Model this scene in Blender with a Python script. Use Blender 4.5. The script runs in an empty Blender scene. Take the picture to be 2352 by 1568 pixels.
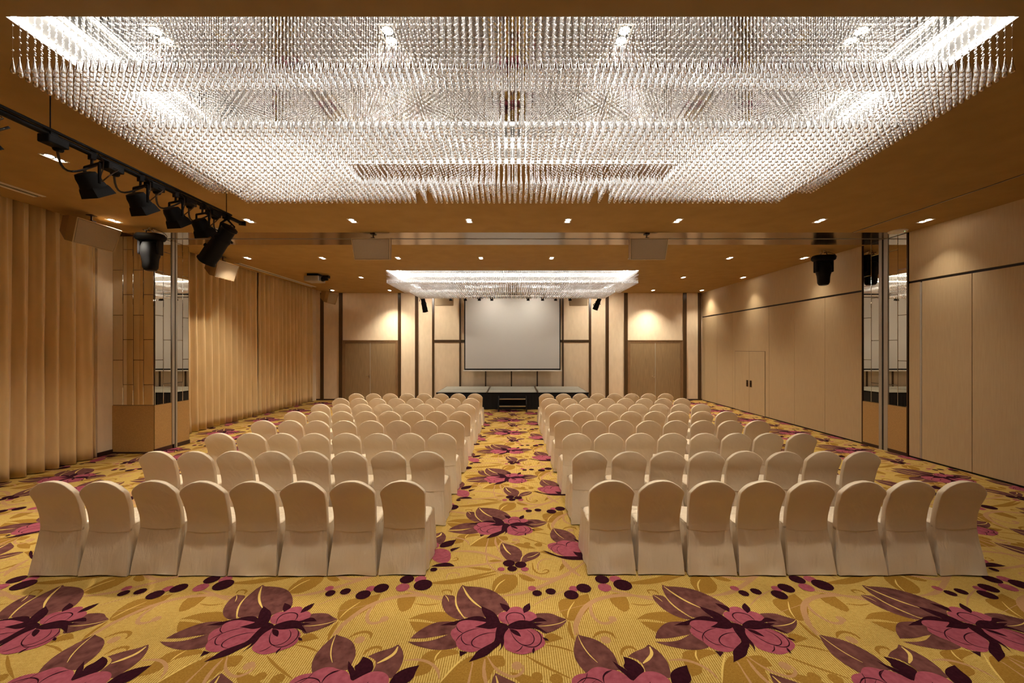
import bpy, math, random
from mathutils import Vector, Matrix, noise
R = math.radians
random.seed(7)
SC = bpy.context.scene
COL = SC.collection
CAMZ, F = 2.2, 915.0          # camera height (m) and focal length in 2352-px-frame pixels
H = 4.556                     # ceiling height
HM = 4.83                     # height of the mirror plates inside the ceiling recesses
YB = 16.92                    # back wall
XR = 8.04                     # right wall
XC = -8.40                    # curtain line on the left
def cx(px, Y): return (px - 1177.0) * Y / F        # helper to turn measured positions into metres
def cz(py, Y): return CAMZ - (py - 800.0) * Y / F
def cy_ceil(py): return F * (H - CAMZ) / (800.0 - py)

# ------------------------------------------------------------------ materials
def mat(name, base, rough=.5, metal=0., spec=.5, **k):
    m = bpy.data.materials.new(name); m.use_nodes = True
    b = m.node_tree.nodes['Principled BSDF']
    b.inputs['Base Color'].default_value = (*base, 1)
    b.inputs['Roughness'].default_value = rough
    b.inputs['Metallic'].default_value = metal
    b.inputs['Specular IOR Level'].default_value = spec
    for a, v in k.items(): b.inputs[a.replace('_', ' ')].default_value = v
    return m
def nd(m, t): return m.node_tree.nodes.new(t)
def lk(m, a, b): m.node_tree.links.new(a, b)
def coords(m, scale=(1, 1, 1)):
    tc = nd(m, 'ShaderNodeTexCoord'); mp = nd(m, 'ShaderNodeMapping')
    mp.inputs['Scale'].default_value = scale
    lk(m, tc.outputs['Object'], mp.inputs['Vector']); return mp.outputs['Vector']
def mottle(m, c1, c2, scale=(1, 1, 1), ns=8., detail=4., lo=.35, hi=.65, bump=0., dist=.01):
    b = m.node_tree.nodes['Principled BSDF']
    v = coords(m, scale); n = nd(m, 'ShaderNodeTexNoise')
    n.inputs['Scale'].default_value = ns; n.inputs['Detail'].default_value = detail
    lk(m, v, n.inputs['Vector'])
    r = nd(m, 'ShaderNodeValToRGB')
    r.color_ramp.elements[0].position = lo; r.color_ramp.elements[0].color = (*c1, 1)
    r.color_ramp.elements[1].position = hi; r.color_ramp.elements[1].color = (*c2, 1)
    lk(m, n.outputs['Fac'], r.inputs['Fac']); lk(m, r.outputs['Color'], b.inputs['Base Color'])
    if bump:
        bp = nd(m, 'ShaderNodeBump'); bp.inputs['Strength'].default_value = bump; bp.inputs['Distance'].default_value = dist
        lk(m, n.outputs['Fac'], bp.inputs['Height']); lk(m, bp.outputs['Normal'], b.inputs['Normal'])
    return m
def emit(name, col, s):
    m = bpy.data.materials.new(name); m.use_nodes = True
    nt = m.node_tree; nt.nodes.clear()
    e = nt.nodes.new('ShaderNodeEmission'); o = nt.nodes.new('ShaderNodeOutputMaterial')
    e.inputs['Color'].default_value = (*col, 1); e.inputs['Strength'].default_value = s
    nt.links.new(e.outputs[0], o.inputs[0]); return m

M = {}
M['ceil'] = mottle(mat('ceiling_wallcovering', (.4, .25, .1), .75, spec=.2), (.335, .205, .072), (.385, .242, .088), (1, 1, 1), 3., 6., .3, .7)
M['wall'] = mottle(mat('cream_fabric_wall', (.6, .45, .3), .7, spec=.25), (.73, .575, .395), (.79, .63, .44), (1, 1, .35), 9., 5., .3, .7, .04, .004)
M['panel'] = mottle(mat('beige_partition_panel', (.6, .45, .3), .55, spec=.3), (.46, .333, .186), (.505, .372, .212), (9, 9, .5), 6., 3., .3, .7)
M['dark'] = mat('dark_gap', (.01, .006, .006), .6)
M['trim'] = mottle(mat('dark_walnut_trim', (.05, .025, .012), .3), (.050, .026, .010), (.075, .038, .015), (12, 12, .6), 5., 3.)
M['base'] = mat('dark_baseboard', (.035, .012, .008), .4)
M['wood'] = mottle(mat('oak_door_veneer', (.2, .11, .05), .45), (.19, .120, .058), (.30, .20, .10), (40, 40, .7), 3., 5., .35, .65)
M['frame'] = mottle(mat('oak_door_frame', (.2, .11, .05), .4), (.18, .10, .045), (.25, .145, .068), (25, 25, 1.5), 3., 4.)
M['wains'] = mottle(mat('gold_wainscot_fabric', (.4, .22, .07), .6), (.36, .20, .065), (.47, .275, .095), (1, 1, 1), 60., 4., .3, .7, .05, .003)
M['mirror'] = mat('bronze_mirror', (.80, .74, .62), .015, 1.0)
M['cmirror'] = mat('smoked_ceiling_mirror', (.33, .315, .295), .03, 1.0)
M['strip'] = mat('bronze_ceiling_panel', (.58, .49, .40), .16, 1.0)
M['bronze'] = mat('dark_bronze', (.06, .035, .02), .35, .8)
M['steel'] = mat('brushed_steel', (.55, .53, .50), .3, 1.0)
M['alum'] = mat('pale_aluminium', (.44, .40, .34), .4, .6)
M['black'] = mat('matt_black', (.0035, .003, .003), .6, spec=.15)
M['blackg'] = mat('semi_gloss_black', (.008, .007, .007), .3)
M['rubber'] = mat('black_cable', (.008, .007, .007), .5)
M['white'] = mat('white_plastic', (.72, .68, .62), .4)
M['cove'] = mat('white_recess_paint', (.34, .325, .30), .6)
M['grille'] = mottle(mat('speaker_grille', (.36, .26, .15), .55), (.28, .20, .12), (.37, .275, .165), (90, 90, 90), 4., 2., .4, .6)
M['spk'] = mat('beige_speaker_cabinet', (.32, .20, .085), .5)
M['spkedge'] = mat('pale_speaker_edge', (.55, .40, .22), .45)
M['screen'] = mat('matt_screen_fabric', (.56, .54, .52), .42, spec=.5)
M['deck'] = mottle(mat('grey_stage_deck', (.2, .19, .16), .6), (.30, .285, .235), (.40, .38, .31), (1, 1, 1), 40., 3.)
M['skirt'] = mat('black_stage_skirt', (.006, .005, .006), .8)
M['chrome'] = mat('chrome_handle', (.7, .68, .64), .2, 1.0)
M['lens'] = emit('lit_lamp', (1., .86, .66), 40.)
M['led'] = emit('white_led_strip', (1., .97, .92), 26.)
g = M['glass'] = mat('clear_crystal', (1, 1, 1), 0.0)
g.node_tree.nodes['Principled BSDF'].inputs['Transmission Weight'].default_value = 1.
g.node_tree.nodes['Principled BSDF'].inputs['IOR'].default_value = 1.5
M['wire'] = mat('clear_nylon_line', (.8, .78, .74), .3, spec=.6)
M['curt'] = mottle(mat('gold_satin_curtain', (.5, .28, .09), .5, spec=.4, Sheen_Weight=.25), (.68, .475, .225), (.78, .56, .28), (1, 1, .2), 6., 3., .3, .7)
# satin chair cover: fine weave and soft wrinkles
c = M['satin'] = mat('cream_satin', (.74, .605, .43), .30, spec=.55, Sheen_Weight=.12)
v = coords(c); n1 = nd(c, 'ShaderNodeTexNoise'); n1.inputs['Scale'].default_value = 7.; n1.inputs['Detail'].default_value = 5.; n1.inputs['Distortion'].default_value = 1.2
n2 = nd(c, 'ShaderNodeTexNoise'); n2.inputs['Scale'].default_value = 320.
ad = nd(c, 'ShaderNodeMath'); ad.operation = 'MULTIPLY_ADD'; ad.inputs[1].default_value = .03
lk(c, v, n1.inputs['Vector']); lk(c, v, n2.inputs['Vector']); lk(c, n2.outputs['Fac'], ad.inputs[0]); lk(c, n1.outputs['Fac'], ad.inputs[2])
bp = nd(c, 'ShaderNodeBump'); bp.inputs['Strength'].default_value = .35; bp.inputs['Distance'].default_value = .012
lk(c, ad.outputs[0], bp.inputs['Height']); lk(c, bp.outputs['Normal'], c.node_tree.nodes['Principled BSDF'].inputs['Normal'])
c = M['satinw'] = c.copy(); c.name = 'creased_cream_satin'
for q in c.node_tree.nodes:
    if q.type == 'BUMP': q.inputs['Distance'].default_value = .028; q.inputs['Strength'].default_value = .7
    if q.type == 'TEX_NOISE' and q.inputs['Scale'].default_value < 50: q.inputs['Scale'].default_value = 9.; q.inputs['Distortion'].default_value = .5
    if q.type == 'MAPPING': q.inputs['Scale'].default_value = (1, 1, .3)
# carpet ground: ribbed gold weave
c = M['carpet'] = mat('gold_ribbed_carpet', (.5, .33, .09), .9, spec=.1)
v = coords(c); w = nd(c, 'ShaderNodeTexWave'); w.inputs['Scale'].default_value = 19.; w.inputs['Distortion'].default_value = 1.2; w.inputs['Detail Scale'].default_value = 6.
lk(c, v, w.inputs['Vector'])
v2 = coords(c, (30, 55, 1)); n1 = nd(c, 'ShaderNodeTexNoise'); n1.inputs['Scale'].default_value = 1.; lk(c, v2, n1.inputs['Vector'])
mx = nd(c, 'ShaderNodeMath'); mx.operation = 'MULTIPLY_ADD'; mx.inputs[1].default_value = .55
lk(c, w.outputs['Fac'], mx.inputs[0])
sc_ = nd(c, 'ShaderNodeMath'); sc_.operation = 'MULTIPLY'; sc_.inputs[1].default_value = .45; lk(c, n1.outputs['Fac'], sc_.inputs[0]); lk(c, sc_.outputs[0], mx.inputs[2])
r = nd(c, 'ShaderNodeValToRGB'); r.color_ramp.elements[0].position = .28; r.color_ramp.elements[0].color = (.31, .172, .026, 1); r.color_ramp.elements[1].position = .62; r.color_ramp.elements[1].color = (.57, .39, .112, 1)
lk(c, mx.outputs[0], r.inputs['Fac']); lk(c, r.outputs['Color'], c.node_tree.nodes['Principled BSDF'].inputs['Base Color'])
bp = nd(c, 'ShaderNodeBump'); bp.inputs['Strength'].default_value = .5; bp.inputs['Distance'].default_value = .006
lk(c, mx.outputs[0], bp.inputs['Height']); lk(c, bp.outputs['Normal'], c.node_tree.nodes['Principled BSDF'].inputs['Normal'])
def pile(name, a, b, ns=90.):
    return mottle(mat(name, a, .95, spec=.05), a, b, (1, 1, 1), ns, 6., .3, .7, .2, .004)
CARP = dict(g=pile('ochre_leaf_pile', (.24, .12, .017), (.33, .175, .031)), t=pile('tan_vine_pile', (.39, .205, .09), (.455, .25, .118)),
            l=pile('plum_leaf_pile', (.080, .026, .022), (.165, .062, .050), 14.), v=pile('yellow_vein_pile', (.60, .40, .10), (.68, .47, .15)),
            k=pile('rose_petal_pile', (.265, .055, .078), (.35, .085, .108), 25.), d=pile('aubergine_pile', (.020, .0030, .0065), (.034, .006, .011), 40.))
CARP['n'] = CARP['d']

# ------------------------------------------------------------------ mesh builder
class MB:
    def __init__(s): s.v = []; s.f = []; s.m = []; s.cur = 0
    def add(s, vs, fs, m=None):
        o = len(s.v); s.v += [tuple(p) for p in vs]
        for q in fs: s.f.append([o + i for i in q]); s.m.append(s.cur if m is None else m)
        return s
    def box(s, x0, x1, y0, y1, z0, z1, m=None, M4=None):
        vs = [Vector((x, y, z)) for z in (z0, z1) for y in (y0, y1) for x in (x0, x1)]
        if M4 is not None: vs = [M4 @ p for p in vs]
        return s.add(vs, [(0, 2, 3, 1), (4, 5, 7, 6), (0, 1, 5, 4), (2, 6, 7, 3), (0, 4, 6, 2), (1, 3, 7, 5)], m)
    def loft(s, rings, m=None, cap0=True, cap1=True, closed=True):
        n = len(rings[0]); vs = [p for r_ in rings for p in r_]; fs = []
        for i in range(len(rings) - 1):
            for k in range(n if closed else n - 1):
                k2 = (k + 1) % n
                fs.append((i * n + k, i * n + k2, (i + 1) * n + k2, (i + 1) * n + k))
        if cap0: fs.append(tuple(range(n))[::-1])
        if cap1: fs.append(tuple((len(rings) - 1) * n + k for k in range(n)))
        return s.add(vs, fs, m)
    def tube(s, pts, r_, n=8, m=None):
        pts = [Vector(p) for p in pts]; rings = []; up = Vector((0, 0, 1)); prev = None
        for i, p in enumerate(pts):
            d = (pts[min(i + 1, len(pts) - 1)] - pts[max(i - 1, 0)]).normalized()
            a = d.cross(up if abs(d.z) < .95 else Vector((1, 0, 0))).normalized()
            if prev is not None and a.dot(prev) < 0: a = -a
            prev = a; b = d.cross(a)
            rr = r_[i] if isinstance(r_, (list, tuple)) else r_
            rings.append([p + rr * (math.cos(2 * math.pi * k / n) * a + math.sin(2 * math.pi * k / n) * b) for k in range(n)])
        return s.loft(rings, m)
    def lathe(s, prof, n=16, M4=None, m=None, squash=(1, 1), power=2.):
        rings = []
        for r_, z in prof:
            ring = []
            for k in range(n):
                a = 2 * math.pi * k / n; ca, sa = math.cos(a), math.sin(a)
                q = (abs(ca) ** power + abs(sa) ** power) ** (-1 / power)
                p = Vector((r_ * ca * q * squash[0], r_ * sa * q * squash[1], z))
                ring.append(M4 @ p if M4 is not None else p)
            rings.append(ring)
        return s.loft(rings, m)
    def build(s, name, mats, parent=None, smooth=False, bevel=0., label=None, sharp=None):
        me = bpy.data.meshes.new(name); me.from_pydata(s.v, [], s.f)
        for q in (mats if isinstance(mats, (list, tuple)) else [mats]): me.materials.append(q)
        if any(s.m): me.polygons.foreach_set('material_index', s.m)
        me.update(); o = bpy.data.objects.new(name, me); COL.objects.link(o)
        if smooth:
            me.polygons.foreach_set('use_smooth', [True] * len(me.polygons))
            if sharp: me.set_sharp_from_angle(angle=R(sharp))
        if parent is not None: o.parent = parent
        if bevel:
            b = o.modifiers.new('bevel', 'BEVEL'); b.width = bevel; b.segments = 2; b.limit_method = 'ANGLE'
        if label: o['label'] = label
        return o
def thing(name, label, cat, loc=(0, 0, 0), rz=0, group=None):
    o = bpy.data.objects.new(name, None); COL.objects.link(o); o.empty_display_size = .1
    o.location = loc; o.rotation_euler = (0, 0, rz); o['label'] = label; o['category'] = cat
    if group: o['group'] = group
    return o
def tag(o, label, cat, group=None):
    o['label'] = label; o['category'] = cat
    if group: o['group'] = group
    return o
def struct(o, label=None):
    o['kind'] = 'structure'
    if label: o['label'] = label
    return o
def axis_mat(loc, d, spin=0.):
    q = Vector(d).to_track_quat('Z', 'Y').to_matrix().to_4x4()
    return Matrix.Translation(loc) @ q @ Matrix.Rotation(spin, 4, 'Z')
def lerp(tab, x):
    for (a, b), (c_, d) in zip(tab, tab[1:]):
        if x <= c_: 
            t = max(0., (x - a) / (c_ - a)); t = t * t * (3 - 2 * t) if False else t
            return b + (d - b) * t
    return tab[-1][1]
ORD = ['first', 'second', 'third', 'fourth', 'fifth', 'sixth', 'seventh', 'eighth', 'ninth', 'tenth', 'eleventh', 'twelfth']

PAT=[
('gp',0,[-849,3237,-763,3304,-683,3325,-575,3333,-531,3304,-442,3219,-553,3210,-620,3196,-695,3228,-780,3242]),
('gp',0,[-829,3210,-766,3210,-676,3196,-612,3187,-682,3138,-742,3083,-794,3147]),
('gp',0,[-193,3622,-186,3755,-137,3845,-63,3898,43,3871,56,3730,12,3634,-58,3576,-142,3576]),
('gp',0,[384,3414,421,3499,512,3510,676,3576,680,3424,588,3285,513,3219,444,3219,404,3304]),
('gp',0,[-652,2824,-620,2904,-412,2919,-383,2874,-500,2838,-554,2803,-555,2702,-653,2670,-661,2768]),
('gp',0,[-477,2621,-435,2709,-372,2789,-298,2860,-212,2838,-75,2867,-51,2810,-55,2755,-109,2755,-139,2709,-155,2621,-296,2602]),
('gp',0,[242,3053,311,3087,387,3021,253,2973]),
('gp',0,[-936,3323,-866,3353,-848,3466,-858,3565,-969,3588,-1020,3477]),
('gl',17,[246,2957,353,2934,449,2889]),
('gl',20,[98,2852,224,2755,387,2657]),
('gl',29,[455,3210,446,3104,467,3004]),
('gl',44,[-759,3730,-571,3736,-387,3793,-162,3884]),
('gl',15,[-840,3435,-734,3409,-632,3435]),
('ge',39,[165,2670]),
('ge',44,[293,2651]),
('gl',27,[612,3029,652,3078,717,3099,771,3074,781,3021]),
('gl',26,[784,2860,796,2904,840,2938,885,2934,904,2904]),
('gl',20,[203,4093,204,3975,248,3888,330,3894,366,3944,330,3969,299,3937]),
('gl',19,[-641,4127,-590,4127,-565,4161,-592,4196,-618,4168]),
('gl',20,[-623,3576,-637,3617,-598,3634,-553,3617,-546,3571]),
('gp',0,[55,3888,137,3864,221,3782,186,3754,87,3794]),
('gp',0,[474,4001,522,4106,532,4014,466,3937]),
('gp',0,[-254,4120,-191,4161,-102,4127,-158,4086]),
('gp',0,[-459,4001,-326,4014,-203,3975,-222,3937,-321,3956]),
('gl',41,[-803,3731,-547,3782,-353,3852,-153,3937]),
('gp',0,[369,4350,447,4217,405,4246,289,4305]),
('gp',0,[-16,4524,143,4491,263,4380,155,4380,32,4443]),
('tl',31,[-1013,3646,-825,3571,-672,3504,-586,3477]),
('tl',42,[-106,3537,82,3576,226,3658,380,3768,566,3884]),
('tl',14,[171,3404,322,3532,531,3646]),
('tl',13,[327,3304,655,3435]),
('tl',24,[651,3414,554,3314,512,3210,505,3053]),
('tl',23,[-758,2810,-662,2820,-573,2789,-506,2722,-488,2651]),
('tl',19,[-281,2803,-283,2621]),
('tl',22,[-195,2824,-197,2709,-181,2621]),
('tl',22,[-179,2845,-125,2741,-44,2680,24,2667,78,2715,74,2768]),
('te',37,[31,2762]),
('tl',43,[-663,4320,-473,4327,-318,4290,-162,4189,-65,4099]),
('tl',37,[-751,3975,-509,4007,-301,4059,-101,4113]),
('tl',43,[56,3950,157,3864,321,3782,495,3840,747,4106]),
('tl',51,[522,4161,553,4014,653,3852]),
('tl',19,[-276,4607,-296,4411,-271,4147,-226,4014,-117,3900,21,3876,77,3950]),
('tl',17,[-193,4573,-161,4365,-96,4203]),
('tl',16,[418,4147,354,4175,277,4120,248,4014,265,3937]),
('tl',14,[-629,3794,-636,3876,-594,3913,-523,3900,-511,3858,-537,3852]),
('tl',45,[482,3057,502,3182,641,3447,916,3566,1255,3526]),
('tl',30,[704,3486,644,3336,686,3199,761,3182,830,3232,800,3249]),
('te',34,[815,3241]),
('te',38,[704,3008]),
('lp',0,[-465,3706,-433,3682,-376,3682,-260,3664,-164,3611,-85,3521,-36,3435,-22,3373,-99,3323,-148,3247,-212,3261,-308,3266,-389,3247,-462,3363,-491,3435,-496,3565,-486,3646]),
('lp',0,[-607,3559,-571,3554,-507,3543,-500,3445,-467,3353,-410,3266,-387,3237,-443,3228,-520,3275,-576,3343,-612,3435,-619,3510]),
('lp',0,[-774,3021,-743,3087,-679,3156,-614,3201,-541,3210,-453,3210,-431,3138,-463,3070,-561,3049,-651,3025,-727,3021]),
('lp',0,[-789,2989,-689,2985,-605,3000,-535,3037,-471,3078,-423,2996,-403,2934,-468,2911,-557,2904,-641,2923,-728,2953]),
('lp',0,[185,3304,270,3314,333,3304,380,3266,446,3233,420,3183,365,3130,299,3087,243,3066,194,3138,187,3228]),
('lp',0,[-115,4515,-47,4475,40,4427,93,4350,109,4246,96,4147,58,4093,-51,4120,-112,4246,-142,4365,-137,4459]),
('lp',0,[87,4066,93,4175,151,4275,229,4312,297,4305,297,4246,251,4175,168,4120]),
('lp',0,[499,3066,532,3049,605,3025,666,2981,713,2911,736,2845,737,2768,743,2728,660,2715,596,2741,539,2722,506,2689,465,2755,444,2824,442,2889,465,2981]),
('lp',0,[1008,2961,1022,2949,1057,2904,1083,2838,1089,2768,1068,2689,1048,2651,979,2689,904,2702,910,2768,888,2817,824,2845,882,2889,974,2926]),
('vl',18,[-459,3682,-404,3554,-339,3456,-263,3378]),
('vl',13,[-502,3554,-493,3445,-452,3343,-392,3251]),
('vl',7,[-602,3552,-571,3510,-553,3461]),
('vl',8,[207,3156,288,3160,384,3187,442,3230]),
('vl',13,[-477,2621,-418,2735,-326,2867]),
('vl',11,[-549,2803,-547,2852,-518,2904]),
('vl',13,[-164,3605,-133,3718,-69,3793]),
('vl',10,[448,3247,468,3343,538,3461]),
('vl',17,[-111,4491,-76,4350,-18,4253]),
('vl',9,[152,4189,224,4217,288,4290]),
('vl',10,[87,4106,93,4175,112,4232]),
('vl',8,[501,3057,516,2957,550,2860,596,2789]),
('vl',23,[1012,2938,1010,2874,967,2824,912,2782]),
('kp',0,[-478,3070,-476,3112,-443,3138,-444,3192,-405,3228,-336,3233,-208,3201,-113,3174,-118,3130,-131,3087,-131,3004,-164,2965,-229,2911,-283,2882,-340,2889,-388,2911,-416,2949,-425,2989,-456,3021]),
('kp',0,[-32,3130,-56,3087,-67,3045,-60,2996,-65,2957,-53,2911,-2,2882,37,2867,76,2860,122,2874,180,2904,227,2934,248,2973,239,3013,232,3070,157,3130,59,3130]),
('kp',0,[-102,3210,-123,3275,-99,3323,-35,3333,-28,3373,24,3398,77,3383,95,3333,154,3333,197,3294,201,3247,167,3210,105,3219,-33,3165]),
('ke',37,[179,3652]),
('ke',43,[560,3646]),
('ke',62,[848,3665]),
('ke',56,[981,3795]),
('ke',36,[-112,3969]),
('ke',39,[123,3969]),
('kp',0,[386,2621,403,2664,449,2692,502,2696,517,2715,560,2748,615,2751,668,2728,714,2722,758,2689,792,2626,790,2602,621,2515,477,2532,400,2578]),
('kp',0,[383,2612,429,2684,511,2700,547,2733,644,2738,748,2692,816,2628,853,2535,805,2402,653,2385,565,2391,482,2446,415,2535]),
('kp',0,[798,2621,815,2651,860,2696,919,2715,980,2709,1026,2676,1046,2621,1034,2578,926,2544,807,2561]),
('kp',0,[970,2520,1031,2558,1092,2565,1169,2520,1205,2431,1210,2305,1166,2262,1084,2278,1002,2360]),
('dp',0,[-264,3398,-212,3363,-165,3333,-123,3275,-102,3210,-95,3174,-118,3138,-172,3117,-228,3130,-296,3143,-237,3174,-202,3201,-225,3266,-256,3333]),
('dp',0,[-211,3247,-270,3275,-333,3266,-394,3237,-442,3219,-513,3192,-576,3160,-508,3165,-452,3160,-433,3201,-392,3224,-317,3224,-208,3199]),
('dp',0,[-114,3201,-39,3174,-26,3130,-56,3087,-67,3037,-60,2981,-71,2934,-103,2882,-82,2934,-89,2973,-105,2942,-138,2911,-180,2852,-239,2824,-307,2792,-275,2852,-261,2889,-219,2926,-164,2965,-131,2996,-131,3087,-124,3130]),
('dp',0,[-39,3165,10,3201,61,3224,111,3219,148,3210,201,3256,239,3251,280,3210,198,3205,160,3192,247,3187,189,3160,230,3121,268,3078,205,3112,157,3134,59,3112,-2,3121,-32,3125]),
('dp',0,[-20,3121,28,3112,58,3070,66,3037,22,3057,-8,3087]),
('dp',0,[-110,3440,-56,3419,-15,3383,-35,3343,-47,3323,-87,3363]),
('dp',0,[83,3373,118,3419,149,3440,156,3373,135,3333,95,3309]),
('dp',0,[226,3033,258,3025,276,2996,244,3000]),
('dp',0,[158,2930,165,2904,152,2867,140,2896]),
('dp',0,[-386,2896,-328,2882,-373,2842]),
('de',43,[221,3579]),
('de',46,[346,3605]),
('de',65,[525,3556]),
('de',68,[654,3655]),
('de',67,[853,3792]),
('de',85,[1025,3704]),
('de',62,[-36,4079]),
('de',60,[83,4050]),
('de',49,[-3,3978]),
('dp',0,[790,2842,836,2827,884,2789,909,2715,863,2689,799,2633,794,2702,761,2755,787,2782]),
('dp',0,[703,2803,737,2768,771,2735,794,2702,803,2639,785,2639,758,2689,727,2728]),
('dp',0,[1073,2702,1126,2741,1211,2765,1200,2715,1198,2664,1174,2621,1089,2578,1044,2602,1055,2664]),
('dp',0,[330,2520,409,2475,478,2409,580,2395,775,2402,894,2475,857,2332,709,2325,572,2332,475,2388,378,2460]),
('dp',0,[1170,2558,1281,2596,1195,2497]),
('dp',0,[1035,2199,1089,2251,1206,2284,1274,2212,1170,2199]),
('dp',0,[655,2497,712,2475,791,2490,910,2628,855,2431,728,2388,678,2402]),
('de',35,[1074,2147]),
('nl',7,[-445,3156,-426,3104,-377,3072]),
('nl',7,[-425,2989,-411,3037,-369,3087,-312,3117,-259,3131]),
('nl',7,[-387,3062,-391,3021,-371,2981,-342,2953,-307,2951]),
('nl',8,[-227,2917,-288,2934,-309,2973,-296,3013,-252,3053,-188,3078,-131,3083]),
('nl',7,[-20,3121,4,3037,39,2981,79,2949,125,2948,161,2981,167,3029,148,3078,113,3112]),
('nl',8,[157,3130,203,3087,223,3029,213,2973,176,2934,124,2930,84,2948]),
('nl',7,[79,2949,55,2904,21,2885]),
('nl',9,[-27,3174,-53,3237,-47,3285,-9,3314,43,3314,88,3289,102,3237,98,3217]),
('nl',5,[-96,3214,-52,3210]),
('nl',8,[495,2657,508,2696]),
('nl',8,[409,2602,468,2651,511,2661,570,2645,603,2608]),
('nl',9,[603,2608,603,2651,615,2683,642,2709,682,2722]),
('nl',4,[502,2692,489,2644,420,2581,435,2505,474,2438]),
('nl',4,[559,2644,499,2596,483,2520,512,2446,550,2395]),
('nl',4,[603,2644,620,2684,673,2717]),
('nl',4,[1092,2353,1150,2360,1199,2424])]

# ------------------------------------------------------------------ floor: carpet with inlaid floral pile
def smooth_loop(p, n=2, closed=True):
    for _ in range(n):
        q = []; L = len(p)
        for i in range(L):
            a = p[i - 1]; b = p[i]; c_ = p[(i + 1) % L]
            if not closed and i in (0, L - 1): q.append(b); continue
            u = (b[0] - a[0], b[1] - a[1]); w = (c_[0] - b[0], c_[1] - b[1])
            lu = math.hypot(*u) or 1e-6; lw = math.hypot(*w) or 1e-6
            cosang = (u[0] * w[0] + u[1] * w[1]) / (lu * lw)
            if cosang < .15 and _ == 0 or cosang < -.1: q.append(b); continue
            q.append((b[0] - u[0] * .25, b[1] - u[1] * .25)); q.append((b[0] + w[0] * .25, b[1] + w[1] * .25))
        p = q
    return p
def build_floor():
    X0, X1, Y0, Y1 = -8.62, 8.2, -4.1, 17.1
    mb = MB(); mb.cur = 0
    mb.add([(X0, Y0, 0), (X1, Y0, 0), (X1, Y1, 0), (X0, Y1, 0)], [(0, 1, 2, 3)])
    mb.add([(X0, Y0, -.1), (X1, Y0, -.1), (X1, Y1, -.1), (X0, Y1, -.1)], [(3, 2, 1, 0)])
    keys = ['g', 't', 'l', 'v', 'k', 'd', 'n']; shapes = []
    for code, w, fl in PAT:
        pts = [(fl[i] / 1000, fl[i + 1] / 1000) for i in range(0, len(fl), 2)]
        ci = keys.index(code[0])
        if code[1] == 'e':
            r_ = w / 1000; a = pts[0]
            loop = [(a[0] + r_ * math.cos(t * math.pi / 10), a[1] + r_ * math.sin(t * math.pi / 10)) for t in range(20)]
            shapes.append((ci, loop, None))
        elif code[1] == 'p':
            lp = smooth_loop(pts)
            ar = sum(lp[i - 1][0] * lp[i][1] - lp[i][0] * lp[i - 1][1] for i in range(len(lp)))
            shapes.append((ci, lp if ar > 0 else lp[::-1], None))
        else:
            shapes.append((ci, smooth_loop(pts, 2, False), w / 2000))
    TX, TY = 1.857, 1.815
    for ix in range(-5, 6):
        for iy in range(-4, 8):
            dx, dy = ix * TX, iy * TY
            for k, (ci, p, hw) in enumerate(shapes):
                z = .0006 + .0005 * ci + .00002 * (k % 20)
                q = [(a + dx, b + dy) for a, b in p]
                if max(a for a, b in q) < X0 + .02 or min(a for a, b in q) > XR or max(b for a, b in q) < -1.5 or min(b for a, b in q) > YB: continue
                q = [(min(max(a, X0 + .01), XR + .01), min(b, YB)) for a, b in q]
                if hw is None:
                    mb.add([(a, b, z) for a, b in q], [tuple(range(len(q)))], ci + 1)
                else:
                    L = []; Rr = []
                    for i, (a, b) in enumerate(q):
                        a0, b0 = q[max(i - 1, 0)]; a1, b1 = q[min(i + 1, len(q) - 1)]
                        dl_ = math.hypot(a1 - a0, b1 - b0) or 1; nx, ny = -(b1 - b0) / dl_, (a1 - a0) / dl_
                        t = i / (len(q) - 1); hh = hw * (1 if code != 'v' else 1) * (min(1, .35 + 4 * min(t, 1 - t)))
                        L.append((a + nx * hh, b + ny * hh, z)); Rr.append((a - nx * hh, b - ny * hh, z))
                    n = len(L)
                    mb.add(L + Rr, [(i, n + i, n + i + 1, i + 1) for i in range(n - 1)], ci + 1)
    o = mb.build('floor', [M['carpet']] + [CARP[k] for k in keys])
    struct(o, 'gold ribbed carpet with plum and pink flower pattern')
build_floor()

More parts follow.
